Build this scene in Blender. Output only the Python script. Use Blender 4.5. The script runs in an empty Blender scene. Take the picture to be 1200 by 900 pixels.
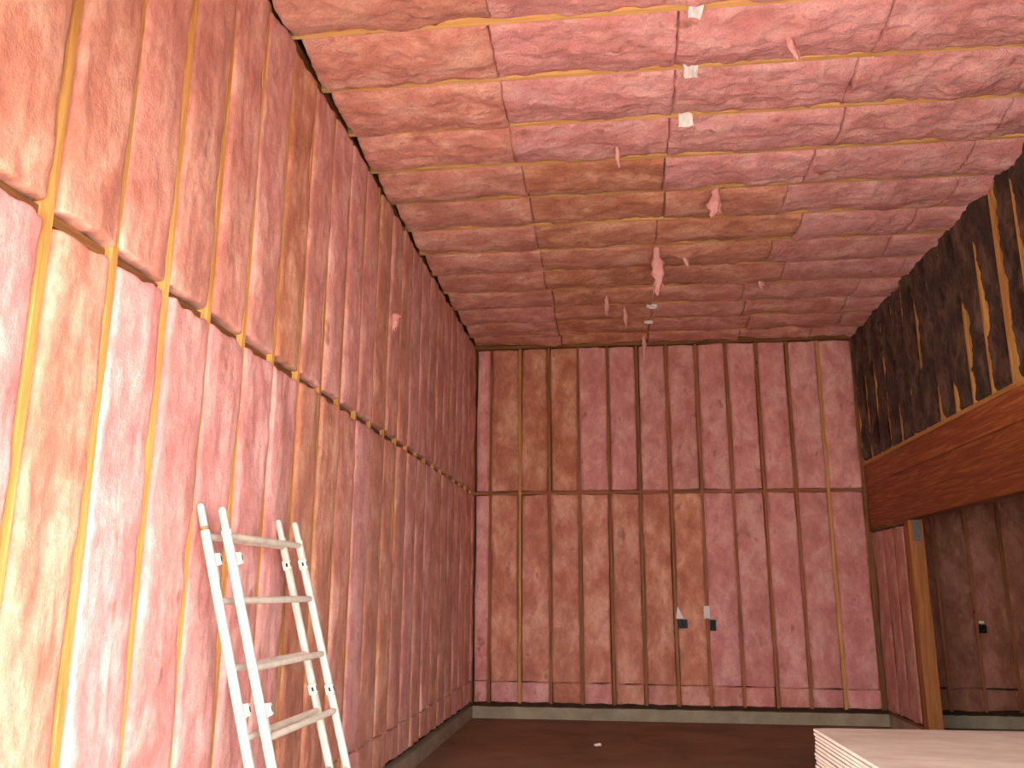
import bpy, bmesh, math, random
import numpy as np
from mathutils import Vector, Matrix

# ------------------------------------------------------------------ camera, sky, exposure
scene = bpy.context.scene
C = scene.collection
H = 1.597                     # eye height
F_PX, YAW, PITCH, ROLL = 1013.27, 0.1222, 0.2348, 0.0037
fw = Vector((-math.sin(YAW) * math.cos(PITCH), math.cos(YAW) * math.cos(PITCH), math.sin(PITCH)))
r0 = Vector((math.cos(YAW), math.sin(YAW), 0)); u0 = r0.cross(fw)
rt = r0 * math.cos(ROLL) + u0 * math.sin(ROLL); up = -r0 * math.sin(ROLL) + u0 * math.cos(ROLL)
cd = bpy.data.cameras.new('camera'); cam = bpy.data.objects.new('camera', cd); C.objects.link(cam)
cd.sensor_width = 36.0; cd.sensor_fit = 'HORIZONTAL'; cd.lens = F_PX / 1200 * 36; cd.clip_start = 0.05; cd.clip_end = 200
m = Matrix.Identity(4)
for i in range(3):
    m[i][0] = rt[i]; m[i][1] = up[i]; m[i][2] = -fw[i]
m[0][3], m[1][3], m[2][3] = 0, 0, H
cam.matrix_world = m
scene.camera = cam

world = bpy.data.worlds.new('overcast_sky'); scene.world = world; world.use_nodes = True
bgn = world.node_tree.nodes['Background']
bgn.inputs['Color'].default_value = (1.0, 0.965, 0.91, 1); bgn.inputs['Strength'].default_value = 1.0
scene.view_settings.view_transform = 'Standard'; scene.view_settings.look = 'None'
scene.view_settings.gamma = 1.0; scene.view_settings.use_curve_mapping = False
scene.view_settings.exposure = 3.75
scene.cycles.max_bounces = 14; scene.cycles.diffuse_bounces = 10
scene.cycles.use_denoising = True
scene.cycles.sample_clamp_indirect = 0

# room numbers (metres): X right, Y into the room, Z up
XL, XR, D, ZC, ZR, ZF = -1.969, 3.205, 11.738, 5.008, 2.894, 0.144
S = 0.4064
YF = 1.2                    # unseen front wall and door, set ahead of the camera to steepen light falloff
DX0, DX1, DZ = -1.95, 2.3, 2.95

# daylight portal in the door opening (guides sky sampling, emits nothing of its own)
pl = bpy.data.lights.new('door_portal', 'AREA'); pl.shape = 'RECTANGLE'; pl.size = DX1 - DX0; pl.size_y = DZ
po = bpy.data.objects.new('door_portal', pl); C.objects.link(po)
po.location = ((DX0 + DX1) / 2, YF - 0.01, DZ / 2); po.rotation_euler = (math.pi / 2, 0, 0)
pl.cycles.is_portal = True

# hazy sun from the side, grazing along the front of the building: it reaches the yard, never the inside
sd_ = bpy.data.lights.new('sun', 'SUN'); sd_.energy = 4.0; sd_.angle = math.radians(3); sd_.color = (1, .95, .88)
sun = bpy.data.objects.new('sun', sd_); C.objects.link(sun)
sun.rotation_euler = Vector((-0.62, -0.16, -0.77)).to_track_quat('-Z', 'Y').to_euler()

# ------------------------------------------------------------------ materials
def nt(name):
    mt = bpy.data.materials.new(name); mt.use_nodes = True
    t = mt.node_tree; b = t.nodes['Principled BSDF']
    b.inputs['Roughness'].default_value = 0.85
    b.inputs['Specular IOR Level'].default_value = 0.25
    return mt, t, b
def node(t, typ, **kw):
    n = t.nodes.new(typ)
    for k, v in kw.items():
        if k in n.inputs: n.inputs[k].default_value = v
        else: setattr(n, k, v)
    return n
def ramp(t, fac, stops):
    n = t.nodes.new('ShaderNodeValToRGB'); e = n.color_ramp.elements
    while len(e) < len(stops): e.new(0.5)
    for el, (p, c) in zip(e, stops): el.position = p; el.color = (*c, 1)
    t.links.new(fac, n.inputs[0]); return n.outputs[0]
def mixc(t, fac, a, b, mode='MIX'):
    n = t.nodes.new('ShaderNodeMix'); n.data_type = 'RGBA'; n.blend_type = mode
    for s, v in ((n.inputs[0], fac), (n.inputs[6], a), (n.inputs[7], b)):
        if hasattr(v, 'is_output'): t.links.new(v, s)
        elif isinstance(v, tuple): s.default_value = (*v, 1)
        else: s.default_value = v
    return n.outputs[2]
def pos(t, scale=(1, 1, 1)):
    g = t.nodes.new('ShaderNodeNewGeometry'); mp = t.nodes.new('ShaderNodeMapping')
    mp.inputs['Scale'].default_value = scale
    t.links.new(g.outputs['Position'], mp.inputs['Vector']); return mp.outputs[0]
def noise(t, vec, scale, detail=4, rough=0.55, dist=0.0):
    n = node(t, 'ShaderNodeTexNoise', Scale=scale, Detail=detail, Roughness=rough, Distortion=dist)
    t.links.new(vec, n.inputs['Vector']); return n.outputs['Fac']
def bump(t, b, hts, dists, strength=1.0):
    prev = None
    for h, d in zip(hts, dists):
        n = node(t, 'ShaderNodeBump', Strength=strength, Distance=d)
        t.links.new(h, n.inputs['Height'])
        if prev is not None: t.links.new(prev, n.inputs['Normal'])
        prev = n.outputs[0]
    t.links.new(prev, b.inputs['Normal'])

def batt_mat(name, stretch, pinks, tans, dark=None, bd=(0.009, 0.003)):
    """fibreglass: object colour R says how tan the batt is, G its own value shift"""
    mt, t, b = nt(name)
    oi = t.nodes.new('ShaderNodeObjectInfo'); sp = t.nodes.new('ShaderNodeSeparateColor')
    t.links.new(oi.outputs['Color'], sp.inputs[0])
    p1 = pos(t, stretch)
    n1 = noise(t, p1, 5.0, 4, 0.62, 0.3); n2 = noise(t, p1, 19, 4, 0.6, 0.25); n3 = noise(t, pos(t), 85, 3, 0.6)
    pink = ramp(t, n1, [(0.34, pinks[0]), (0.5, pinks[1]), (0.66, pinks[2])])
    tan = ramp(t, n1, [(0.34, tans[0]), (0.5, tans[1]), (0.66, tans[2])])
    ad = node(t, 'ShaderNodeMath', operation='MULTIPLY_ADD'); ad.inputs[1].default_value = 0.5; ad.inputs[2].default_value = -0.25
    t.links.new(n2, ad.inputs[0])
    a2 = node(t, 'ShaderNodeMath', operation='ADD', use_clamp=True); t.links.new(ad.outputs[0], a2.inputs[0]); t.links.new(sp.outputs[0], a2.inputs[1])
    col = mixc(t, a2.outputs[0], pink, tan)
    fine = ramp(t, n2, [(0.28, (0.82, 0.79, 0.78)), (0.5, (1, 1, 1)), (0.72, (1.1, 1.1, 1.1))])
    col = mixc(t, 0.7, col, fine, 'MULTIPLY')
    fib = noise(t, pos(t, (1.6, 1.6, 1.6) if stretch[2] == 1 else (2.2, 2.2, 0.7)), 46, 3, 0.65, 0.6)
    col = mixc(t, 0.75, col, ramp(t, fib, [(0.30, (0.74, 0.70, 0.68)), (0.48, (1, 1, 1)), (0.64, (1.0, 1.0, 1.0)), (0.74, (1.22, 1.25, 1.25))]), 'MULTIPLY')
    # stray specks and small darker stains
    v = node(t, 'ShaderNodeTexNoise', Scale=9.0, Detail=2.0); t.links.new(p1, v.inputs['Vector'])
    st = ramp(t, v.outputs['Fac'], [(0.66, (0, 0, 0)), (0.76, (1, 1, 1))])
    col = mixc(t, st, col, dark or (0.46, 0.19, 0.145))
    g = node(t, 'ShaderNodeHueSaturation'); t.links.new(col, g.inputs['Color']); t.links.new(sp.outputs[1], g.inputs['Value'])
    t.links.new(g.outputs[0], b.inputs['Base Color'])
    b.inputs['Roughness'].default_value = 1.0; b.inputs['Specular IOR Level'].default_value = 0.05
    b.inputs['Sheen Weight'].default_value = 0.15; b.inputs['Sheen Tint'].default_value = (1, .75, .7, 1)
    bump(t, b, (n2, n3), bd, 0.9)
    return mt
PINK = ((0.64, 0.265, 0.258), (0.755, 0.355, 0.352), (0.85, 0.49, 0.475))
TAN = ((0.47, 0.175, 0.095), (0.61, 0.262, 0.155), (0.77, 0.42, 0.275))
M = {}
M['batt_wall'] = batt_mat('pink_fibreglass_wall', (1, 1, 0.6), PINK, TAN)
M['batt_ceil'] = batt_mat('pink_fibreglass_ceiling', (0.6, 1, 1), PINK, TAN, bd=(0.024, 0.006))
BR = ((0.018, 0.008, 0.0045), (0.050, 0.024, 0.013), (0.155, 0.088, 0.055))
M['batt_dark'] = batt_mat('dark_brown_batt', (1, 1, 0.5), BR, BR, dark=(0.015, 0.01, 0.008), bd=(0.03, 0.008))
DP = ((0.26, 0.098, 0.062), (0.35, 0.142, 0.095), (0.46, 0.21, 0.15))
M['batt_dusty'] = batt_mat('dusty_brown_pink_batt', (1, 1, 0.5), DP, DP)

def wood_mat(name, axis, c, rough=0.6, knots=True):
    mt, t, b = nt(name)
    sc = [14, 14, 14]; sc[axis] = 0.7
    p = pos(t, tuple(sc)); n1 = noise(t, p, 2.2, 5, 0.6, 1.0); n2 = noise(t, p, 9, 3, 0.6)
    col = ramp(t, n1, [(0.3, c[0]), (0.5, c[1]), (0.7, c[2])])
    oi = t.nodes.new('ShaderNodeObjectInfo')
    hs = node(t, 'ShaderNodeHueSaturation'); mr = node(t, 'ShaderNodeMapRange'); mr.inputs[3].default_value = 0.8; mr.inputs[4].default_value = 1.15
    t.links.new(oi.outputs['Random'], mr.inputs[0]); t.links.new(mr.outputs[0], hs.inputs['Value']); t.links.new(col, hs.inputs['Color'])
    col = hs.outputs[0]
    if knots:
        s2 = [5, 5, 5]; s2[axis] = 3.0
        vo = node(t, 'ShaderNodeTexVoronoi', Scale=1.0); t.links.new(pos(t, tuple(s2)), vo.inputs['Vector'])
        k = ramp(t, vo.outputs['Distance'], [(0.05, (1, 1, 1)), (0.09, (0, 0, 0))])
        col = mixc(t, k, col, (0.10, 0.035, 0.012))
    t.links.new(col, b.inputs['Base Color']); b.inputs['Roughness'].default_value = rough
    bump(t, b, (n2,), (0.002,), 0.6)
    return mt
PINE = ((0.48, 0.22, 0.05), (0.66, 0.35, 0.10), (0.78, 0.47, 0.17))
for ax, nm in enumerate('xyz'): M['pine_' + nm] = wood_mat('pine_along_' + nm, ax, PINE)
M['joist'] = wood_mat('pale_joist_pine', 0, ((0.60, 0.31, 0.09), (0.74, 0.44, 0.16), (0.82, 0.54, 0.23)))
BLK = ((0.13, 0.052, 0.018), (0.22, 0.095, 0.034), (0.32, 0.15, 0.055))  # darker brown wood for plates and blocking
for ax, nm in enumerate('xyz'): M['plate_' + nm] = wood_mat('weathered_plate_along_' + nm, ax, BLK)
SHADED = ((0.22, 0.075, 0.03), (0.32, 0.115, 0.042), (0.42, 0.18, 0.065))  # stud wood darkened and reddened: shade of the batt gaps put into colour
for ax, nm in enumerate('xyz'): M['aged_' + nm] = wood_mat('aged_stud_along_' + nm, ax, SHADED)
BEAM = ((0.17, 0.042, 0.014), (0.26, 0.068, 0.022), (0.44, 0.16, 0.055))
M['beam'] = wood_mat('red_stained_beam', 1, BEAM, 0.5, False)
M['post'] = wood_mat('fir_post', 2, ((0.29, 0.10, 0.028), (0.40, 0.155, 0.045), (0.48, 0.21, 0.07)))

def plain(name, c1, c2, scale=4, rough=0.85, metal=0.0, bd=0.002, stretch=(1, 1, 1), bs=40):
    mt, t, b = nt(name)
    p = pos(t, stretch)
    col = ramp(t, noise(t, p, scale, 6, 0.6, 0.3), [(0.32, c1), (0.68, c2)])
    t.links.new(col, b.inputs['Base Color']); b.inputs['Roughness'].default_value = rough; b.inputs['Metallic'].default_value = metal
    bump(t, b, (noise(t, p, bs, 4),), (bd,), 0.7)
    return mt
M['sill'] = plain('dark_treated_sill', (0.035, 0.014, 0.007), (0.075, 0.03, 0.014), 9)  # near-black colour carries the shade under the overhanging batts
M['osb'] = plain('sheathing', (0.16, 0.07, 0.03), (0.28, 0.14, 0.06), 12)
M['front'] = plain('front_wall_batts', (0.55, 0.22, 0.17), (0.70, 0.32, 0.26), 5)
M['floor'] = plain('dark_earth_floor', (0.17, 0.105, 0.062), (0.30, 0.195, 0.125), 1.1, 0.8, 0, 0.004)
M['concrete'] = plain('curb_concrete', (0.27, 0.23, 0.16), (0.42, 0.37, 0.27), 3.5, 0.9, 0, 0.004)
M['yard'] = plain('yard_gravel', (0.38, 0.36, 0.33), (0.55, 0.53, 0.5), 3, 0.95, 0, 0.01)
M['paint'] = plain('chipped_white_paint', (0.68, 0.655, 0.59), (0.50, 0.485, 0.44), 12, 0.45, 0, 0.001)
M['rung'] = plain('worn_rung_paint', (0.55, 0.52, 0.45), (0.76, 0.72, 0.64), 9, 0.5, 0, 0.001)
M['bracket'] = plain('bracket_paint', (0.74, 0.71, 0.63), (0.62, 0.59, 0.5), 20, 0.5)
M['darkhole'] = plain('dark_slot', (0.02, 0.018, 0.015), (0.03, 0.026, 0.02), 20)
M['steel'] = plain('galvanised_steel', (0.13, 0.16, 0.17), (0.20, 0.235, 0.25), 30, 0.45, 0.6)
M['rust'] = plain('rusty_ring', (0.22, 0.10, 0.04), (0.4, 0.24, 0.12), 40, 0.8)
M['paper_face'] = plain('drywall_face_paper', (0.34, 0.262, 0.215), (0.47, 0.385, 0.325), 3.0, 0.8, 0, 0.0006, (1, 2.2, 1))
M['paper_edge'] = plain('drywall_edge_paper', (0.58, 0.50, 0.45), (0.70, 0.63, 0.58), 8, 0.8, 0, 0.0006)
M['tag'] = plain('white_paper', (0.80, 0.76, 0.74), (0.88, 0.85, 0.84), 10, 0.7)
M['box_navy'] = plain('navy_plastic', (0.008, 0.012, 0.022), (0.014, 0.022, 0.04), 10, 0.5)
M['box_black'] = plain('black_plastic', (0.006, 0.006, 0.006), (0.014, 0.013, 0.013), 10, 0.5)
M['tuft'] = plain('loose_pink_fibre', (0.74, 0.34, 0.31), (0.86, 0.50, 0.45), 20, 1.0, 0, 0.006)

# ------------------------------------------------------------------ mesh helpers
def link(name, me, mat, parent=None, loc=(0, 0, 0)):
    o = bpy.data.objects.new(name, me); C.objects.link(o)
    if mat is not None and not me.materials: me.materials.append(mat)
    o.location = loc
    if parent is not None: o.parent = parent
    return o
def tag(o, label, cat, group=None, kind=None):
    o['label'] = label; o['category'] = cat
    if group: o['group'] = group
    if kind: o['kind'] = kind
    return o
def empty(name, loc):
    o = bpy.data.objects.new(name, None); C.objects.link(o); o.location = loc; o.empty_display_size = 0.1
    return o
def box_bm(bm, lo, hi, bev=0.0):
    vs = [bm.verts.new((x, y, z)) for x in (lo[0], hi[0]) for y in (lo[1], hi[1]) for z in (lo[2], hi[2])]
    fs = [bm.faces.new([vs[i] for i in f]) for f in ((0, 1, 3, 2), (4, 6, 7, 5), (0, 4, 5, 1), (2, 3, 7, 6), (0, 2, 6, 4), (1, 5, 7, 3))]
    if bev:
        es = list({e for f in fs for e in f.edges})
        bmesh.ops.bevel(bm, geom=es, offset=bev, segments=1, affect='EDGES')
def box(name, lo, hi, mat, parent=None, bev=0.0):
    """a box object whose origin is its own middle"""
    c = [(a + b) / 2 for a, b in zip(lo, hi)]
    bm = bmesh.new(); box_bm(bm, [a - k for a, k in zip(lo, c)], [b - k for b, k in zip(hi, c)], bev)
    me = bpy.data.meshes.new(name); bm.to_mesh(me); bm.free()
    return link(name, me, mat, parent, Vector(c) - parent_world(parent))
def parent_world(p):
    v = Vector((0, 0, 0))
    while p is not None: v += p.location; p = p.parent
    return v
def boxes(name, lst, mat, parent=None):
    bm = bmesh.new()
    for lo, hi in lst: box_bm(bm, lo, hi)
    me = bpy.data.meshes.new(name); bm.to_mesh(me); bm.free()
    return link(name, me, mat, parent, Vector((0, 0, 0)) - parent_world(parent))
def tube_bm(bm, a, b, r, n=14, r2=None):
    a, b = Vector(a), Vector(b); d = (b - a).normalized()
    x = d.orthogonal().normalized(); y = d.cross(x); r2 = r if r2 is None else r2
    A = [bm.verts.new(a + (x * math.cos(t) + y * math.sin(t)) * r) for t in (2 * math.pi * k / n for k in range(n))]
    B = [bm.verts.new(b + (x * math.cos(t) + y * math.sin(t)) * r2) for t in (2 * math.pi * k / n for k in range(n))]
    for k in range(n):
        f = bm.faces.new((A[k], A[(k + 1) % n], B[(k + 1) % n], B[k])); f.smooth = True
    for f in (bm.faces.new(A[::-1]), bm.faces.new(B)):
        for e in f.edges: e.smooth = False
def tube(name, segs, mat, parent, n=14):
    o = parent_world(parent); c = (Vector(segs[0][0]) + Vector(segs[0][1])) / 2
    bm = bmesh.new()
    for s in segs: tube_bm(bm, Vector(s[0]) - c, Vector(s[1]) - c, s[2], n, s[3] if len(s) > 3 else None)
    me = bpy.data.meshes.new(name); bm.to_mesh(me); bm.free()
    return link(name, me, mat, parent, c - o)

# ---- vectorised value noise
def _h(ix, iy, iz, s):
    n = (ix.astype(np.int64) * 374761393 + iy.astype(np.int64) * 668265263 + iz.astype(np.int64) * 2147483647 + s * 1274126177) & 0xffffffff
    n = ((n ^ (n >> 13)) * 1274126177) & 0xffffffff
    n = ((n ^ (n >> 16)) * 2246822519) & 0xffffffff
    return ((n ^ (n >> 15)) & 0xffffff) / float(0xffffff)
def vn(x, y, s):
    x = np.asarray(x, float); y = np.asarray(y, float) + 0 * x; x = x + 0 * y
    ix, iy = np.floor(x), np.floor(y); fx, fy = x - ix, y - iy
    fx = fx * fx * fx * (fx * (fx * 6 - 15) + 10); fy = fy * fy * fy * (fy * (fy * 6 - 15) + 10)
    z = np.zeros_like(ix)
    a = _h(ix, iy, z, s); b = _h(ix + 1, iy, z, s); c = _h(ix, iy + 1, z, s); d = _h(ix + 1, iy + 1, z, s)
    return (a * (1 - fx) + b * fx) * (1 - fy) + (c * (1 - fx) + d * fx) * fy * 1.0
def fbm(x, y, s, oct=3, g=0.5):
    t = 0; a = 1; n = 0
    for k in range(oct): t = t + a * vn(x * 2 ** k, y * 2 ** k, s + 17 * k); n += a; a *= g
    return t / n
def ridge(x, y, s, oct=2):
    t = 0; a = 1; n = 0
    for k in range(oct): t = t + a * (1 - np.abs(2 * vn(x * 2.1 ** k, y * 2.1 ** k, s + 31 * k) - 1)); n += a; a *= .55
    return t / n

_seed = [100]
def gapfun(mean, amp, seed, freq=1.3):
    def g(v):
        n = fbm(v * freq, 0 * v + 0.5, seed, 2) - 0.5
        return mean + 2 * amp * n + 0.003 * (vn(v * 22, 0 * v, seed + 5) - .5)
    return g
def batt(parent, name, base, U, V, W, pitch, L, gL, gR, mat, tone=0.2, value=1.0, style='wall', cell=0.03, bulge=0.02, depth=0.12, lift=0.004, end=0.012, droop=None):
    """one fibreglass batt: a puffy closed slab; base = point on the stud face, middle of the bay, start of the run"""
    _seed[0] += 7; sd = _seed[0]
    nu = max(8, int(pitch / cell)); nv = max(6, int(L / cell))
    e = [0, 0.012, 0.04, 0.08]
    tu = np.array(e + list(np.linspace(0.13, 0.87, nu - 6)) + [1 - k for k in e[::-1]])
    ee = 0.05 / L
    tv = np.array([0, 0.1 * ee, 0.35 * ee, 0.8 * ee] + list(np.linspace(1.5 * ee, 1 - 1.5 * ee, nv - 6)) + [1 - 0.8 * ee, 1 - 0.35 * ee, 1 - 0.1 * ee, 1])
    v1 = tv * L
    lo = -pitch / 2 + gL(v1); hi = pitch / 2 - gR(v1)
    nU, nV = len(tu), len(tv)
    TU, VV = np.meshgrid(tu, v1); uu = lo[:, None] + (hi - lo)[:, None] * TU
    # ragged ends
    VV = VV + np.where(tv < .5, 1, -1)[:, None] * np.clip(1 - np.minimum(VV, L - VV) / 0.08, 0, 1) * end * 2 * (vn(uu * 14 + sd, 0 * uu, sd + 3) - 0.3)
    dl = np.minimum(uu - lo[:, None], hi[:, None] - uu); dv = np.minimum(VV - VV[0:1], VV[-1:] - VV)
    R = 0.022
    q = np.sqrt(np.clip(1 - (1 - np.clip(dl / R, 0, 1)) ** 2, 0, 1)); qv = np.sqrt(np.clip(1 - (1 - np.clip(dv / 0.010, 0, 1)) ** 2, 0, 1))
    edge = q * (.45 + .55 * qv)
    s = 2 * TU - 1
    sx, sv = uu + sd * 3.7, VV + sd * 1.3
    if style == 'ceil':
        body = bulge * (1 - s ** 2) * (0.55 + 0.9 * fbm(sv * 1.7, sx * 2, sd + 1, 2))
        cr = ridge(sx * 9, sv * 6.5, sd, 3)
        det = 0.050 * (fbm(sx * 4, sv * 3.0, sd + 2, 2) - 0.5) + 0.046 * (cr - 0.55) + 0.011 * (ridge(sx * 34, sv * 26, sd + 9, 2) - .5)
    else:
        body = bulge * (1 - s ** 4) * (0.6 + 0.8 * fbm(sv * 1.2, sx * 2, sd + 1, 2))
        det = 0.034 * (fbm(sx * 4.0, sv * 2.4, sd + 2, 3) - 0.5) + 0.012 * (ridge(sx * 15, sv * 4.5, sd, 2) - 0.55) + 0.004 * (fbm(sx * 40, sv * 16, sd + 9, 2) - .5)
    w = -0.03 + (0.03 + lift) * edge + edge * (body + det)
    if droop is not None:
        k = np.clip(1 - (hi[:, None] - uu) / 0.13, 0, 1); w = w - droop(v1)[:, None] * k ** 1.3
    U, V, W, base = (np.array(k, float) for k in (U, V, W, base))
    P = uu[..., None] * U + VV[..., None] * V + w[..., None] * W
    P = P.reshape(-1, 3)
    # skirt and back
    ring = [j for j in range(nU)] + [i * nU + nU - 1 for i in range(1, nV)] + [(nV - 1) * nU + j for j in range(nU - 2, -1, -1)] + [i * nU for i in range(nV - 2, 0, -1)]
    cu = np.clip(uu.reshape(-1)[ring], -pitch / 2 + .021, pitch / 2 - .021); cv = VV.reshape(-1)[ring]
    back = cu[:, None] * U + cv[:, None] * V - depth * W
    ctr = V * L / 2
    allp = np.vstack([P, back]) - ctr
    faces = []
    flip = np.dot(np.cross(U, V), W) < 0
    for i in range(nV - 1):
        for j in range(nU - 1):
            a = i * nU + j; f = (a, a + 1, a + nU + 1, a + nU)
            faces.append(f[::-1] if flip else f)
    o = len(P); n = len(ring)
    for k in range(n):
        f = (ring[(k + 1) % n], ring[k], o + k, o + (k + 1) % n); faces.append(f[::-1] if flip else f)
    f = tuple(range(o + n - 1, o - 1, -1)); faces.append(f[::-1] if flip else f)
    me = bpy.data.meshes.new(name); me.from_pydata(allp.tolist(), [], faces)
    me.polygons.foreach_set('use_smooth', [True] * len(me.polygons)); me.update()
    ob = link(name, me, mat, parent, Vector(base + ctr) - parent_world(parent))
    ob.color = (tone, value, 0, 1)
    return ob

# ------------------------------------------------------------------ structure: floor, sheathing shells
random.seed(4)
fl = box('floor', (XL - .3, YF - .1, -0.12), (7.6, D + .3, 0), M['floor'])
tag(fl, 'dark brown dirt-stained floor of the unfinished room', 'floor', kind='structure')
yd = box('ground', (-25, -45, -0.2), (28, YF - .1, -0.02), M['yard']); tag(yd, 'pale gravel yard outside the big door opening', 'ground', kind='structure')
wl = box('wall_left', (XL - .17, YF, 0), (XL - .145, D + .17, ZC + .3), M['osb'])
tag(wl, 'tall stud wall packed with pink batts behind the white ladder frames', 'wall', kind='structure')
wb = box('wall_back', (XL - .17, D + .145, 0), (7.5, D + .17, ZC + .3), M['osb'])
tag(wb, 'far stud wall filled with pink batts facing the camera', 'wall', kind='structure')
ce = box('ceiling', (XL - .17, YF, ZC + .25), (XR + .2, D + .17, ZC + .28), M['osb'])
tag(ce, 'high ceiling of wooden joists stuffed with sagging pink insulation', 'ceiling', kind='structure')
wr = box('wall_right', (XR + .145, YF, 3.23), (XR + .17, D + .145, ZC + .3), M['osb'])
tag(wr, 'upper right stud wall with dark brown insulation above the beam', 'wall', kind='structure')
wfr = boxes('wall_front', [((XL - .17, YF - .14, 0), (DX0, YF, ZC + .3)), ((DX0, YF - .14, DZ), (DX1, YF, ZC + .3)), ((DX1, YF - .14, 0), (7.5, YF, ZC + .3))], M['front'])
tag(wfr, 'front wall with the wide open doorway behind the camera', 'wall', kind='structure')
wsd = boxes('wall_side_room', [((7.4, YF, 0), (7.5, D + .145, 3.4)), ((XR + .17, YF, 3.3), (7.4, D + .145, 3.4))], M['osb'])
tag(wsd, 'outer wall and low ceiling of the dim side room', 'wall', kind='structure')

# ------------------------------------------------------------------ left wall: studs, blocking, plates, batts
Y0L = 2.616
def tone_noise(i, k): return _h(np.array([i]), np.array([k]), np.array([3]), 77)[0]
iL = list(range(-3, 23))
ystud = [Y0L + i * S for i in iL]
LEFT_GAP = {0: .036, 1: .014, 2: .019, 3: .008, 4: .007, 5: .006}
for i, y in zip(iL, ystud):
    box('stud', (XL - .145, y - .019, ZF + .04), (XL, y + .019, ZC - .035), M['pine_z'], wl)
box('sill_plate', (XL - .145, YF, ZF), (XL - .05, D, ZF + .05), M['sill'], wl)
box('top_plate', (XL - .145, YF, ZC - .033), (XL - .02, D, ZC + .045), M['plate_y'], wl)
for a, b in zip(ystud[:-1], ystud[1:]):
    box('blocking', (XL - .145, a + .0195, ZR - .02), (XL - .034, b - .0195, ZR + .02), M['plate_y'], wl)
ZS = 0.455                                  # seam of the cut pieces at the foot of the walls
LOW_TONE = {-1: .05, 0: .75, 1: .05, 2: .15, 3: .12, 4: .1, 5: .12, 6: .85, 7: .8, 8: .6, 9: .15, 10: .7, 11: .8, 12: .55}
UP_TONE = {-1: .75, 0: .7, 1: .55, 2: .55, 3: .5, 4: .35, 5: .95, 6: .4, 7: .3, 8: .25, 9: .35, 10: .8, 11: .5}
def lgap(i, row, side):
    mean = LEFT_GAP.get(i, .009 + .008 * tone_noise(i, row)); amp = .016
    return gapfun(mean * (.75 if side else 1.0), .016 if i == 0 else .040, 500 + i * 11 + row * 3, 0.9)
for n, i in enumerate(iL):
    y = ystud[n]; yn = ystud[n + 1] if n + 1 < len(ystud) else D + .0
    p = yn - y; far = y > 6 or y < 1.2
    cell = .035 if far else .018
    for row, (z0, z1) in enumerate(((ZF + .05, ZS), (ZS - .003, ZR - .024), (ZR + .024, ZC - .06))):
        t = (LOW_TONE if row < 2 else UP_TONE).get(i, .15 + .75 * tone_noise(i, row + 40))
        val = .93 + .13 * tone_noise(i, row + 60)
        batt(wl, 'insulation_batt', (XL, (y + yn) / 2, z0), (0, 1, 0), (0, 0, 1), (1, 0, 0), p, z1 - z0,
             lgap(i, row, 0), lgap(i + 1, row, 1), M['batt_wall'], t, val, cell=cell, bulge=.013)

# ------------------------------------------------------------------ back wall (runs on behind the side room)
xst = [-1.734 + i * S for i in range(12)]
xs2 = [XR + .36 + i * S for i in range(-0, 10)]
for k, x in enumerate(xst): box('stud', (x - .019, D + .006, ZF + .04), (x + .019, D + .145, ZC - .07), M['pine_z' if k in (1, 11) else 'aged_z'], wb)
box('stud', (XL - .02, D, ZF + .04), (XL + .02, D + .145, ZC - .07), M['plate_z'], wb)
box('stud', (XR - .045, D, ZF + .04), (XR + .04, D + .145, ZC - .07), M['plate_z'], wb)
for x in xs2: box('stud', (x - .019, D, ZF + .04), (x + .019, D + .145, 3.3), M['aged_z'], wb)
box('sill_plate', (XL, D + .05, ZF), (7.4, D + .145, ZF + .05), M['sill'], wb)
box('top_plate', (XL, D - .03, ZC - .075), (XR, D + .145, ZC - .03), M['plate_x'], wb)
box('top_plate', (XL, D - .045, ZC - .028), (XR, D + .145, ZC + .012), M['plate_x'], wb)
bnd = [XL] + xst + [XR - .02]
for a, b in zip(bnd[:-1], bnd[1:]):
    box('blocking', (a + .0195, D + .010, ZR - .019), (b - .0195, D + .145, ZR + .019), M['aged_x'], wb)
BLOW = [.05, .8, .7, .75, .75, .75, .8, .85, .12, .2, .15, .2, .15]
BUP = [.05, .85, .9, .95, .12, .1, .25, .3, .2, .15, .2, .15, .2]
BBOT = [.1, .1, .0, .8, .1, .7, .6, .4, .5, .2, .4, .2, .1]
for k, (a, b) in enumerate(zip(bnd[:-1], bnd[1:])):
    for row, (z0, z1) in enumerate(((ZF + .05, ZS - .03 * (k / 12)), (ZS - .03 * (k / 12) - .003, ZR - .022), (ZR + .022, ZC - .085))):
        t = (BBOT, BLOW, BUP)[row][k]
        g = [gapfun(.015 + .012 * tone_noise(k + q, row + 90), .012, 900 + (k + q) * 13 + row * 5 + q) for q in (0, 1)]
        if k == 0: g[0] = gapfun(.035, .01, 881)
        batt(wb, 'insulation_batt', ((a + b) / 2, D, z0), (1, 0, 0), (0, 0, 1), (0, -1, 0), b - a, z1 - z0,
             g[0], g[1], M['batt_wall'], t, .92 + .14 * tone_noise(k, row + 5), cell=.04, bulge=.026, end=.008)
bn2 = [XR + .17] + xs2
for k, (a, b) in enumerate(zip(bn2[:-1], bn2[1:])):
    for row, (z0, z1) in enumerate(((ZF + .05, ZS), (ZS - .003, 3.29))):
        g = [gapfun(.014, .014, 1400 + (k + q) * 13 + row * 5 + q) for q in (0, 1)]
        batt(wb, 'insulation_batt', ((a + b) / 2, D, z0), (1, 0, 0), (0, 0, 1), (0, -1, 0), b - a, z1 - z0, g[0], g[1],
             M['batt_dusty'], .5, .9 + .2 * tone_noise(k, row + 15), cell=.045, bulge=.02)

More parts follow.
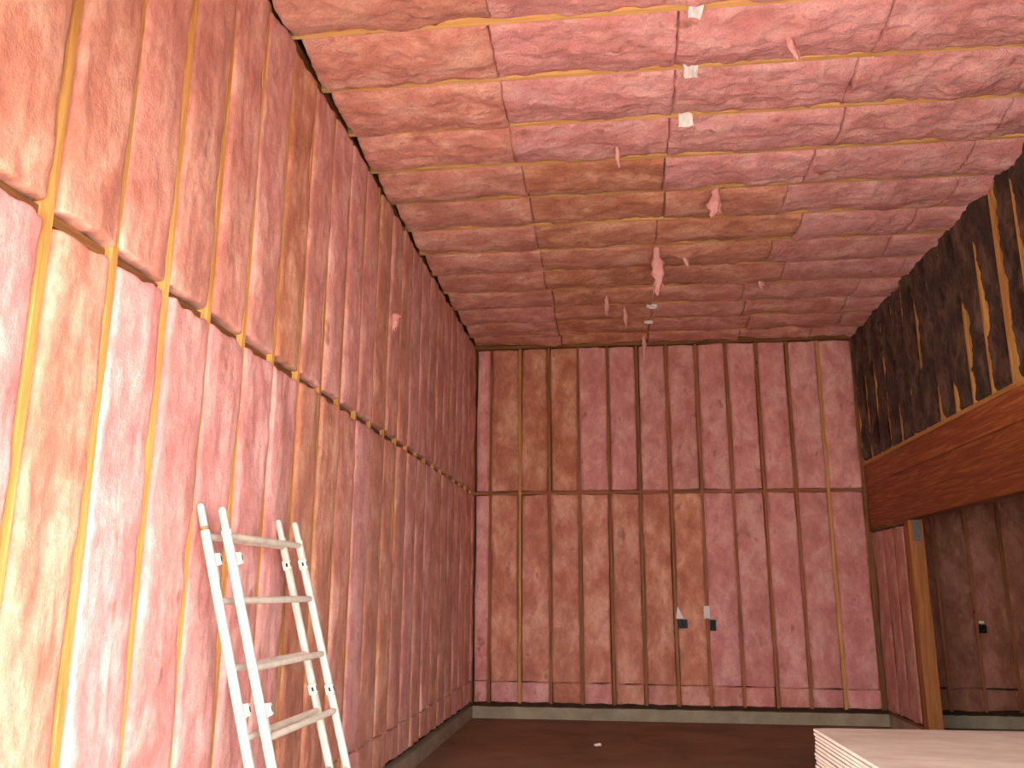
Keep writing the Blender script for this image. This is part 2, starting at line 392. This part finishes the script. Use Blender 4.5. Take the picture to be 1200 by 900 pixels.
# ------------------------------------------------------------------ ceiling: joists and batts
JO = [4.607 + .6096 * i for i in range(-6, 12)]
for y in JO: box('joist', (XL - .02, y - .019, ZC - .012), (XR + .145, y + .019, ZC + .25), M['joist'], ce)
SEAM = [XL + .028, -.725, .45, 1.67, 2.82, XR + .02]
yb = JO + [D]
for k, (a, b) in enumerate(zip(yb[:-1], yb[1:])):
    i = k - 6
    for sgm in range(5):
        x0, x1 = [SEAM[q] + (.06 if q < 3 else .1 if k < 9 else .5) * (tone_noise(k, 200 + q) - .5) * (0 < q < 5) for q in (sgm, sgm + 1)]
        if sgm == 0: t = .45 + .25 * tone_noise(i, 1)
        elif sgm == 1: t = .1 if i < 3 else (.95 if i < 6 else .75 + .3 * tone_noise(i, 2))
        elif sgm == 2: t = .08 if i < 4 else .45 + .5 * tone_noise(i, 3)
        else: t = .12 if i < 6 else .15 + .45 * tone_noise(i, 4 + sgm)
        cell = .020 if -2 <= i < 3 else (.026 if i < 6 and i > -2 else .04)
        batt(ce, 'insulation_batt', (x0, (a + b) / 2, ZC), (0, 1, 0), (1, 0, 0), (0, 0, -1), b - a, x1 - x0 + .004,
             gapfun(.024 + .010 * (i < 3), .032, 2000 + k * 17 + sgm, 1.6), gapfun(.014, .026, 3000 + (k + 1) * 17 + sgm, 1.6), M['batt_ceil'], t,
             .95 + .1 * tone_noise(i, sgm + 70), style='ceil', cell=cell, bulge=.06, depth=.2, end=.006)

# ------------------------------------------------------------------ upper right wall: dark batts, half-covered studs
ZB0, ZB1 = 2.392, 3.205
box('bottom_plate', (XR - .012, YF, ZB1), (XR + .145, D, ZB1 + .04), M['pine_y'], wr)
box('top_plate', (XR + .004, YF, ZC - .02), (XR + .145, D, ZC + .06), M['plate_y'], wr)
RS = [7.25 + i * S for i in range(-7, 12)]
def prof(pts):
    z, w = zip(*pts)
    return lambda v: np.interp(np.asarray(v) + ZB1 + .05, z, w) + .004 * (vn(np.asarray(v) * 18, 0 * np.asarray(v), 61) - .5)
# exposed half width of the stud by height (negative = the batts lie over it)
EXPO = {0: [(3.2, .075), (4.0, .07), (4.3, .045), (4.7, .03), (5, .02)],
        1: [(3.2, .014), (3.45, .006), (3.75, .012), (3.95, .034), (4.1, .012), (4.5, .003), (4.7, -.02), (5, -.02)],
        2: [(3.2, .004), (3.5, .016), (3.95, .040), (4.02, .034), (4.2, .0), (4.3, -.02), (5, -.02)],
        3: [(3.2, .010), (3.36, .028), (3.45, .012), (3.6, -.006), (3.8, -.02), (5, -.02)],
        4: [(3.2, .028), (3.3, .018), (3.55, .004), (3.7, -.02), (5, -.02)],
        5: [(3.2, -.02), (3.7, -.01), (3.9, .006), (4.3, .016), (4.65, .004), (4.8, -.02), (5, -.02)],
        6: [(3.2, -.02), (4.3, -.02), (4.45, .006), (4.8, .008), (5, .0)],
        7: [(3.2, .0), (3.45, .012), (3.7, .004), (4.1, -.02), (5, -.02)],
        8: [(3.2, -.02), (3.5, .01), (4.0, .005), (4.5, .008), (4.8, -.01), (5, -.02)],
        -1: [(3.2, .03), (3.9, .03), (4.3, .02), (4.75, .008), (5, -.02)],
        9: [(3.2, -.02), (3.8, .012), (4.6, .008), (5, -.01)]}
for i, y in zip(range(-7, 12), RS):
    wd = .019
    box('stud', (XR, y - wd, ZB1 + .04), (XR + .145, y + wd, ZC - .022), M['pine_z'], wr)
    if i == 0: box('stud', (XR + .004, y - wd - .04, ZB1 + .04), (XR + .145, y - wd - .002, ZC - .022), M['pine_z'], wr)
rb = [(i, y) for i, y in zip(range(-7, 12), RS)] + [(12, D)]
for (i, a), (j, b) in zip(rb[:-1], rb[1:]):
    gA = prof([(z, w) for z, w in EXPO.get(i, [(3.2, -.005), (4, .012), (5, -.015)])])
    gB = prof([(z, w * (1.0 if j else 1.05)) for z, w in EXPO.get(j, [(3.2, -.005), (4, .012), (5, -.015)])])
    if i == 0: gA = gapfun(.018, .006, 4100)
    batt(wr, 'insulation_batt', (XR, (a + b) / 2, ZB1 + .05), (0, 1, 0), (0, 0, 1), (-1, 0, 0), b - a, ZC - ZB1 - .075, gA, gB,
         M['batt_dark'], .5, .9 + .25 * tone_noise(i, 33), cell=.03, bulge=.02, style='ceil', droop=lambda v, f=gB, j=j: np.clip(f(v) * 2.6 + .004, 0, .095) * (1.0 if j < 9 else .5))

# ------------------------------------------------------------------ beam, post and the short wall below the beam
bt = empty('header_beam', (XR + .06, (YF + D) / 2, ZB0))
tag(bt, 'deep red-brown wooden header beam running along the right wall', 'beam')
hb = [(ZB0, ZB0 + .268, .0), (ZB0 + .2695, ZB0 + .54, .004), (ZB0 + .5415, ZB1 - .001, -.003)]
for z0, z1, dx in hb:
    box('beam_board', (XR + dx, YF, z0), (XR + .14, D - .001, z1), M['beam'], bt, .004)
wq = box('wall_partition', (XR + .12, 10.40, 0), (XR + .14, D, ZB0), M['osb'])
tag(wq, 'short pink insulated wall between the far corner and the wooden post', 'wall', kind='structure')
YQ = [10.44, 10.83, 11.23, 11.70]
for y in YQ: box('stud', (XR + .02, y - .019, ZF + .04), (XR + .12, y + .019, ZB0 - .04), M['plate_z'], wq)
box('sill_plate', (XR + .02, 10.42, ZF), (XR + .12, D, ZF + .038), M['plate_y'], wq)
box('top_plate', (XR + .0, 10.42, ZB0 - .04), (XR + .12, D - .01, ZB0 - .001), M['plate_y'], wq)
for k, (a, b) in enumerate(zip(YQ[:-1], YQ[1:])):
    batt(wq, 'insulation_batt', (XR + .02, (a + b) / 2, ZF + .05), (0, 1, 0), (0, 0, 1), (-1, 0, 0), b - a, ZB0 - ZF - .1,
         gapfun(.02, .01, 5000 + k), gapfun(.02, .01, 5010 + k), M['batt_wall'], .6, .72, cell=.04, depth=.08)  # redder batts; value lowered too, part of the wall's dimness put into colour
pe = empty('timber_post', (3.30, 10.32, 0))
tag(pe, 'orange-brown timber post with grey steel plate under the beam', 'post')
box('post_shaft', (3.215, 10.245, 0), (3.372, 10.385, ZB0 - .002), M['post'], pe, .004)
pp = box('connector_plate', (3.262, 10.239, ZB0 - .24), (3.332, 10.2445, ZB0 - .01), M['steel'], pe, .001)
for dz in (.04, .10, .16, .21):
    tube('nail_head', [((3.28 + .03 * (dz > .09), 10.2388, ZB0 - dz), (3.28 + .03 * (dz > .09), 10.2365, ZB0 - dz), .006)], M['rust'], pp, 8)

# concrete curbs
def curb(name, lo, hi, label):
    nx = 60; ax = 0 if hi[0] - lo[0] > hi[1] - lo[1] else 1
    bm = bmesh.new(); rows = []
    rnd = random.Random(name)
    for k in range(nx + 1):
        t = k / nx; rows.append([])
        j = [rnd.uniform(-.004, .004) for _ in range(4)]
        for q, (s0, s1) in enumerate(((0, 0), (1, 0), (1, 1), (0, 1))):
            if ax == 0: co = (lo[0] + (hi[0] - lo[0]) * t, (lo[1] if s0 else hi[1]) + j[q] * (s0 == 1), (hi[2] if s1 else lo[2]) + (j[q] if s1 and s0 else 0))
            else: co = ((hi[0] if s0 else lo[0]) + j[q] * (s0 == 1), lo[1] + (hi[1] - lo[1]) * t, (hi[2] if s1 else lo[2]) + (j[q] if s1 and s0 else 0))
            rows[-1].append(bm.verts.new(co))
    for k in range(nx):
        for q in range(4): bm.faces.new((rows[k][q], rows[k][(q + 1) % 4], rows[k + 1][(q + 1) % 4], rows[k + 1][q]))
    bm.faces.new(rows[0]); bm.faces.new(rows[-1][::-1])
    bmesh.ops.recalc_face_normals(bm, faces=bm.faces)
    me = bpy.data.meshes.new(name); bm.to_mesh(me); bm.free()
    return tag(link(name, me, M['concrete']), label, 'curb', kind='structure')
curb('trim_1', (XL - .145, YF, 0), (XL + .03, D - .03, ZF), 'grey concrete curb at the foot of the left wall')
curb('trim_2', (XL - .145, D - .03, 0), (XR + .02, D + .145, ZF), 'grey concrete curb at the foot of the far pink wall')
curb('trim_3', (XR + .14, D - .03, 0), (7.4, D + .145, ZF), 'greenish grey concrete curb in the dim side room')
curb('trim_4', (XR + .02, 10.42, 0), (XR + .14, D - .03, ZF), 'short concrete curb under the wall beside the post')

# ------------------------------------------------------------------ ladder frames leaning on the left wall
K = .2885                                   # lean: X moves out by K per metre down
def ladder_frame(xtop, label, yn, yf, ztop, shift):
    px = lambda z: xtop + K * (1.981 - z)
    root = empty('ladder_frame', (px(0), (yn + yf) / 2, 0)); tag(root, label, 'ladder', 'white ladder frames leaning on the left wall')
    r = .0215
    for y, inn in ((yn, 1), (yf, -1)):
        zt = ztop - .11
        up_ = tube('upright', [((px(.02), y, .02), (px(zt), y, zt), r)], M['paint'], root, 18)
        tube('coupling_pin', [((px(zt - .001), y, zt - .001), (px(ztop - .012), y, ztop - .012), .0175), ((px(ztop - .012), y, ztop - .012), (px(ztop), y, ztop), .0175, .012)], M['paint'], up_, 16)
        tube('collar', [((px(zt - .012), y, zt - .012), (px(zt + .006), y, zt + .006), .0235)], M['rust'] if (inn > 0 and shift == 0) else M['bracket'], up_, 16)
        tube('foot', [((px(0) + .0, y, 0.0), (px(.03), y, .03), .026)], M['rung'], up_, 14)
        for zc_ in (1.73, 1.075, .30):
            # lock bracket: a small plate on the inner side of the upright with a slotted keeper
            bz = zc_ - shift
            c = Vector((px(bz) + .006, y + inn * (r + .002), bz))
            bm = bmesh.new()
            box_bm(bm, (-.016, -.004, -.030), (.016, .004, .030), .002)
            box_bm(bm, (-.016, inn * .016 - .013, -.027), (.016 + .012, inn * .016 + .013, .027), .003)
            box_bm(bm, (-.012, -.006, -.095), (.010, .004, -.026), .0015)
            bmesh.ops.rotate(bm, verts=bm.verts, cent=(0, 0, 0), matrix=Matrix.Rotation(-math.atan(K), 3, 'Y'))
            me = bpy.data.meshes.new('lock_bracket'); bm.to_mesh(me); bm.free()
            br = link('lock_bracket', me, M['bracket'], up_, c - parent_world(up_))
            bm = bmesh.new()
            box_bm(bm, (.004, inn * .016 - .0137, -.011), (.015, inn * .016 + .006 * 0 - .0125, .010))
            box_bm(bm, (.0278, inn * .016 - .005, -.012), (.0288, inn * .016 + .005, .012))
            bmesh.ops.rotate(bm, verts=bm.verts, cent=(0, 0, 0), matrix=Matrix.Rotation(-math.atan(K), 3, 'Y'))
            me = bpy.data.meshes.new('lock_slot'); bm.to_mesh(me); bm.free()
            s_ = link('slot', me, M['darkhole'], root, c - parent_world(root))
    for k in range(7):
        z = 1.836 - .2905 * k - shift
        if z < .05: break
        tube('rung', [((px(z), yn + r * .5, z), (px(z), yf - r * .5, z), .0165)], M['rung'], root, 14)
    return root
ladder_frame(-1.936, 'white tubular ladder frame resting directly against the pink left wall', 3.85, 4.80, 1.985, 0.0)
ladder_frame(-1.834, 'white tubular ladder frame in front, lying over the other leaning frame', 3.85, 4.78, 1.968, -0.004)

# ------------------------------------------------------------------ stack of drywall sheets
TH = .0159; NS = 65; CX, CY = .803, 4.06; ROT = math.radians(2.1)
W_, L_ = 1.22, 2.44
def sheet_mesh():
    bm = bmesh.new()
    # cross section across the sheet with slightly tapered, rounded long edges
    h = TH - .0012
    sec = [(0, .003), (.002, .0005), (.006, 0), (W_ - .006, 0), (W_ - .002, .0005), (W_, .003), (W_, h - .004), (W_ - .003, h - .002), (W_ - .05, h), (.05, h), (.003, h - .002), (0, h - .004)]
    A = [bm.verts.new((x, 0, z)) for x, z in sec]; B = [bm.verts.new((x, -L_, z)) for x, z in sec]
    n = len(sec)
    for k in range(n):
        f = bm.faces.new((A[k], A[(k + 1) % n], B[(k + 1) % n], B[k])); f.material_index = 1 if k in (5, 6, 10, 11, 0, 4) else 0
    a = bm.faces.new(A); b = bm.faces.new(B[::-1]); a.material_index = b.material_index = 1
    bmesh.ops.recalc_face_normals(bm, faces=bm.faces)
    me = bpy.data.meshes.new('drywall_sheet'); bm.to_mesh(me); bm.free()
    me.materials.append(M['paper_face']); me.materials.append(M['paper_edge']); return me
sm = sheet_mesh()
ORD = ['second', 'third', 'fourth', 'fifth', 'sixth', 'seventh', 'eighth', 'ninth', 'tenth', 'eleventh', 'twelfth']
rs = random.Random(9)
for k in range(NS):
    z = TH * (NS - 1 - k)
    o = link('drywall_sheet', sm, None, None, (CX + (rs.uniform(-.004, .004) if k else 0), CY + (rs.uniform(-.005, .003) if k else 0), z))
    o.rotation_euler = (0, 0, ROT + (rs.uniform(-.001, .001) if k else 0))
    if k == 0: lab = 'top pale drywall sheet of the stack, its scuffed tan face showing'
    elif k <= 11: lab = 'drywall sheet %s from the top of the stack, only its edge showing' % ORD[k - 1]
    else: lab = 'drywall sheet deep in the lower stack beneath the twelfth'
    tag(o, lab, 'drywall sheet', 'drywall sheets stacked at the lower right')

# ------------------------------------------------------------------ electrical boxes on the back wall
def outlet(x, z, mat, w, h, label, paper, slant=0):
    y = D - .058
    root = empty('outlet_box', (x, y, z)); tag(root, label, 'outlet box', 'electrical boxes in the far wall')
    bm = bmesh.new(); t = .006; dp = .07
    for lo, hi in (((-w, 0, -h), (-w + t, dp, h)), ((w - t, 0, -h), (w, dp, h)), ((-w + t, 0, -h), (w - t, dp, -h + t)), ((-w + t, 0, h - t), (w - t, dp, h)), ((-w, .018, -h), (w, dp + .004, h))): box_bm(bm, lo, hi)
    me = bpy.data.meshes.new('box_shell'); bm.to_mesh(me); bm.free(); link('box_shell', me, mat, root)
    for q in (-1, 1):
        tube('wire', [((x + q * .012, y + .02, z + h * .6), (x + q * .010, y + .006, z + .01), .004), ((x + q * .010, y + .006, z + .01), (x - q * .004, y + .014, z - h * .5), .004)], M['box_black' if q < 0 else 'box_navy'], root, 8)
    if paper:
        pw, ph, px_, pz = paper
        bm = bmesh.new(); n = 5; fr = []
        for k in range(n + 1):
            s = k / n; wl_ = pw * (1 - slant * s)
            for q, dy in ((0, -.012), (1, -.0105)):
                yy = dy + .006 * math.sin(s * 3)
                fr.append([bm.verts.new((px_ + slant * .2 * -pw * s - wl_ / 2 * 1, yy, pz + ph * s)), bm.verts.new((px_ - slant * pw * .45 * s + wl_ / 2, yy, pz + ph * s))])
        for k in range(n):
            f0, b0, f1, b1 = fr[2 * k], fr[2 * k + 1], fr[2 * k + 2], fr[2 * k + 3]
            bm.faces.new((f0[0], f0[1], f1[1], f1[0])); bm.faces.new((b0[1], b0[0], b1[0], b1[1])); bm.faces.new((f0[0], f1[0], b1[0], b0[0])); bm.faces.new((f0[1], b0[1], b1[1], f1[1]))
        bm.faces.new((fr[0][0], fr[1][0], fr[1][1], fr[0][1])); bm.faces.new((fr[-2][0], fr[-2][1], fr[-1][1], fr[-1][0]))
        me = bpy.data.meshes.new('paper_tag'); bm.to_mesh(me); bm.free(); link('paper_tag', me, M['tag'], root)
outlet(.786, 1.192, M['box_navy'], .058, .055, 'navy outlet box with slanted white paper tag on the far wall', (.10, .15, -.035, .065), .75)
outlet(1.165, 1.178, M['box_black'], .036, .068, 'narrow black outlet box beside an upright white tag, far wall', (.075, .155, -.072, .085), 0)
outlet(4.43, 1.16, M['box_black'], .034, .05, 'black outlet box in the dusty wall of the side room', (.06, .03, -.02, .066), 0)

# ------------------------------------------------------------------ paper scraps and loose fibre hanging from the ceiling
def scrap(x, y, dz, w, h, rot, label):
    rr = random.Random(label); bm = bmesh.new(); n = 4; g = []
    for a in range(n + 1):
        for b in range(n + 1):
            u, v = a / n - .5, b / n - .5
            g.append((u * w * (1 + .25 * rr.uniform(-1, 1) * (abs(v) > .4)), .012 * math.sin(5 * u + 3 * v) + .02 * v * v, v * h * (1 + .3 * rr.uniform(-1, 1) * (abs(u) > .4))))
    vf = [bm.verts.new(c) for c in g]; vb = [bm.verts.new((c[0], c[1] + .0015, c[2])) for c in g]
    I = lambda a, b: a * (n + 1) + b
    for a in range(n):
        for b in range(n):
            bm.faces.new((vf[I(a, b)], vf[I(a + 1, b)], vf[I(a + 1, b + 1)], vf[I(a, b + 1)])); bm.faces.new((vb[I(a, b)], vb[I(a, b + 1)], vb[I(a + 1, b + 1)], vb[I(a + 1, b)]))
    edge = [e for e in bm.edges if e.is_boundary]; bmesh.ops.bridge_loops(bm, edges=edge)
    me = bpy.data.meshes.new('paper_scrap'); bm.to_mesh(me); bm.free()
    o = link('paper_scrap', me, M['tag'], None, (x, y, ZC - dz)); o.rotation_euler = rot
    return tag(o, label, 'paper scrap', 'white paper scraps on the ceiling seams')
scrap(.53, 4.57, .05, .085, .10, (.4, .2, .1), 'white paper scrap at the top edge, on the nearest joist in view')
scrap(.55, 5.20, .05, .10, .09, (.7, -.2, .2), 'white paper scrap on the second joist, below the topmost scrap')
scrap(.56, 5.82, .05, .10, .10, (.6, .1, -.2), 'white paper scrap on the third joist, below two brighter scraps')
scrap(.46, 10.05, .07, .13, .06, (.5, .1, .1), 'small white paper scrap far back above a hanging fibre tuft')
scrap(.44, 10.68, .07, .11, .04, (.5, 0, .1), 'tiny pale scrap on the ceiling closest to the far wall')

def tuft(x, y, dz, L, w, label, ax=0.0, seed=1, tone=1):
    rr = random.Random(seed); bm = bmesh.new(); n = 9; m_ = 8; rings = []
    ox = oy = 0
    for k in range(n + 1):
        s = k / n; ox += rr.uniform(-.12, .12) * w; oy += rr.uniform(-.1, .1) * w
        rad = w * .40 * (.35 + 1.1 * math.sin(math.pi * min(1, .12 + s * .86)) ** .8) * rr.uniform(.6, 1.2) * (1 if s < .93 else .5)
        rings.append([bm.verts.new((ox + ax * s * L + rad * math.cos(q * 2 * math.pi / m_) * rr.uniform(.6, 1.35), oy + rad * .4 * math.sin(q * 2 * math.pi / m_), -s * L)) for q in range(m_)])
    for k in range(n):
        for q in range(m_):
            f = bm.faces.new((rings[k][q], rings[k][(q + 1) % m_], rings[k + 1][(q + 1) % m_], rings[k + 1][q])); f.smooth = True
    bm.faces.new(rings[0][::-1]); bm.faces.new(rings[-1])
    # a few loose wisps
    for _ in range(9):
        k = rr.randrange(2, n); v = rings[k][rr.randrange(m_)].co.copy()
        tube_bm(bm, v * .97, v + Vector((rr.uniform(-.5, .5) * w, rr.uniform(-.2, .2) * w, -rr.uniform(.4, 1.5) * w)), w * .07, 5, w * .015)
    bmesh.ops.recalc_face_normals(bm, faces=bm.faces)
    me = bpy.data.meshes.new('insulation_tuft'); bm.to_mesh(me); bm.free()
    o = link('insulation_tuft', me, M['tuft'], None, (x, y, ZC - dz))
    return tag(o, label, 'insulation tuft', 'loose fibre tufts hanging from the ceiling')
tuft(.455, 8.30, .03, .50, .095, 'largest pale pink fibre tuft hanging from the middle ceiling seam', 0, 3)
tuft(.40, 11.40, .03, .34, .055, 'pale fibre tuft dangling in front of the far wall top plate', 0, 5)
tuft(.92, 7.05, .02, .28, .10, 'broad pink fibre flap hanging right of the middle seam', -.15, 7)
tuft(1.10, 4.86, .03, .22, .055, 'thin curling pink strip beside the second joist, upper right', .35, 8)
tuft(.72, 8.50, .03, .14, .045, 'small curled pink wisp right of the largest tuft', .3, 9)
tuft(-.08, 9.7, .03, .26, .05, 'thin drooping wisp left of the paper scraps, nearer the left', 0, 10)
tuft(.14, 10.15, .03, .28, .045, 'thin drooping wisp just left of the small paper scraps', .05, 11)
tuft(1.62, 9.35, .03, .14, .06, 'short pale fibre stub far right of the middle seam', .2, 12)
tuft(.06, 6.15, .03, .20, .035, 'narrow pale strand on the tan batt left of the seam', .05, 14)

for nm, yy, zz, L, w, lab in (('insulation_tuft', 7.17, 4.0, .16, .07, 'pale torn fibre flap sticking out high on the left wall'),):
    del tuft(XL + .035, yy, ZC - zz, L, w, lab, .05, int(yy * 10))['group']

# debris crumb on the floor
bm = bmesh.new(); bmesh.ops.create_icosphere(bm, subdivisions=2, radius=.03)
for v in bm.verts: v.co = Vector((v.co.x * 1.3, v.co.y * .8, max(v.co.z, -.012) * .6)) * (1 + .25 * math.sin(v.co.x * 160 + v.co.y * 90))
mz = min(v.co.z for v in bm.verts)
for v in bm.verts: v.co.z -= mz
me = bpy.data.meshes.new('debris_crumb'); bm.to_mesh(me); bm.free()
tag(link('debris_crumb', me, M['tag'], None, (-.275, 9.86, 0)), 'tiny pale crumb lying alone on the dark floor', 'debris')
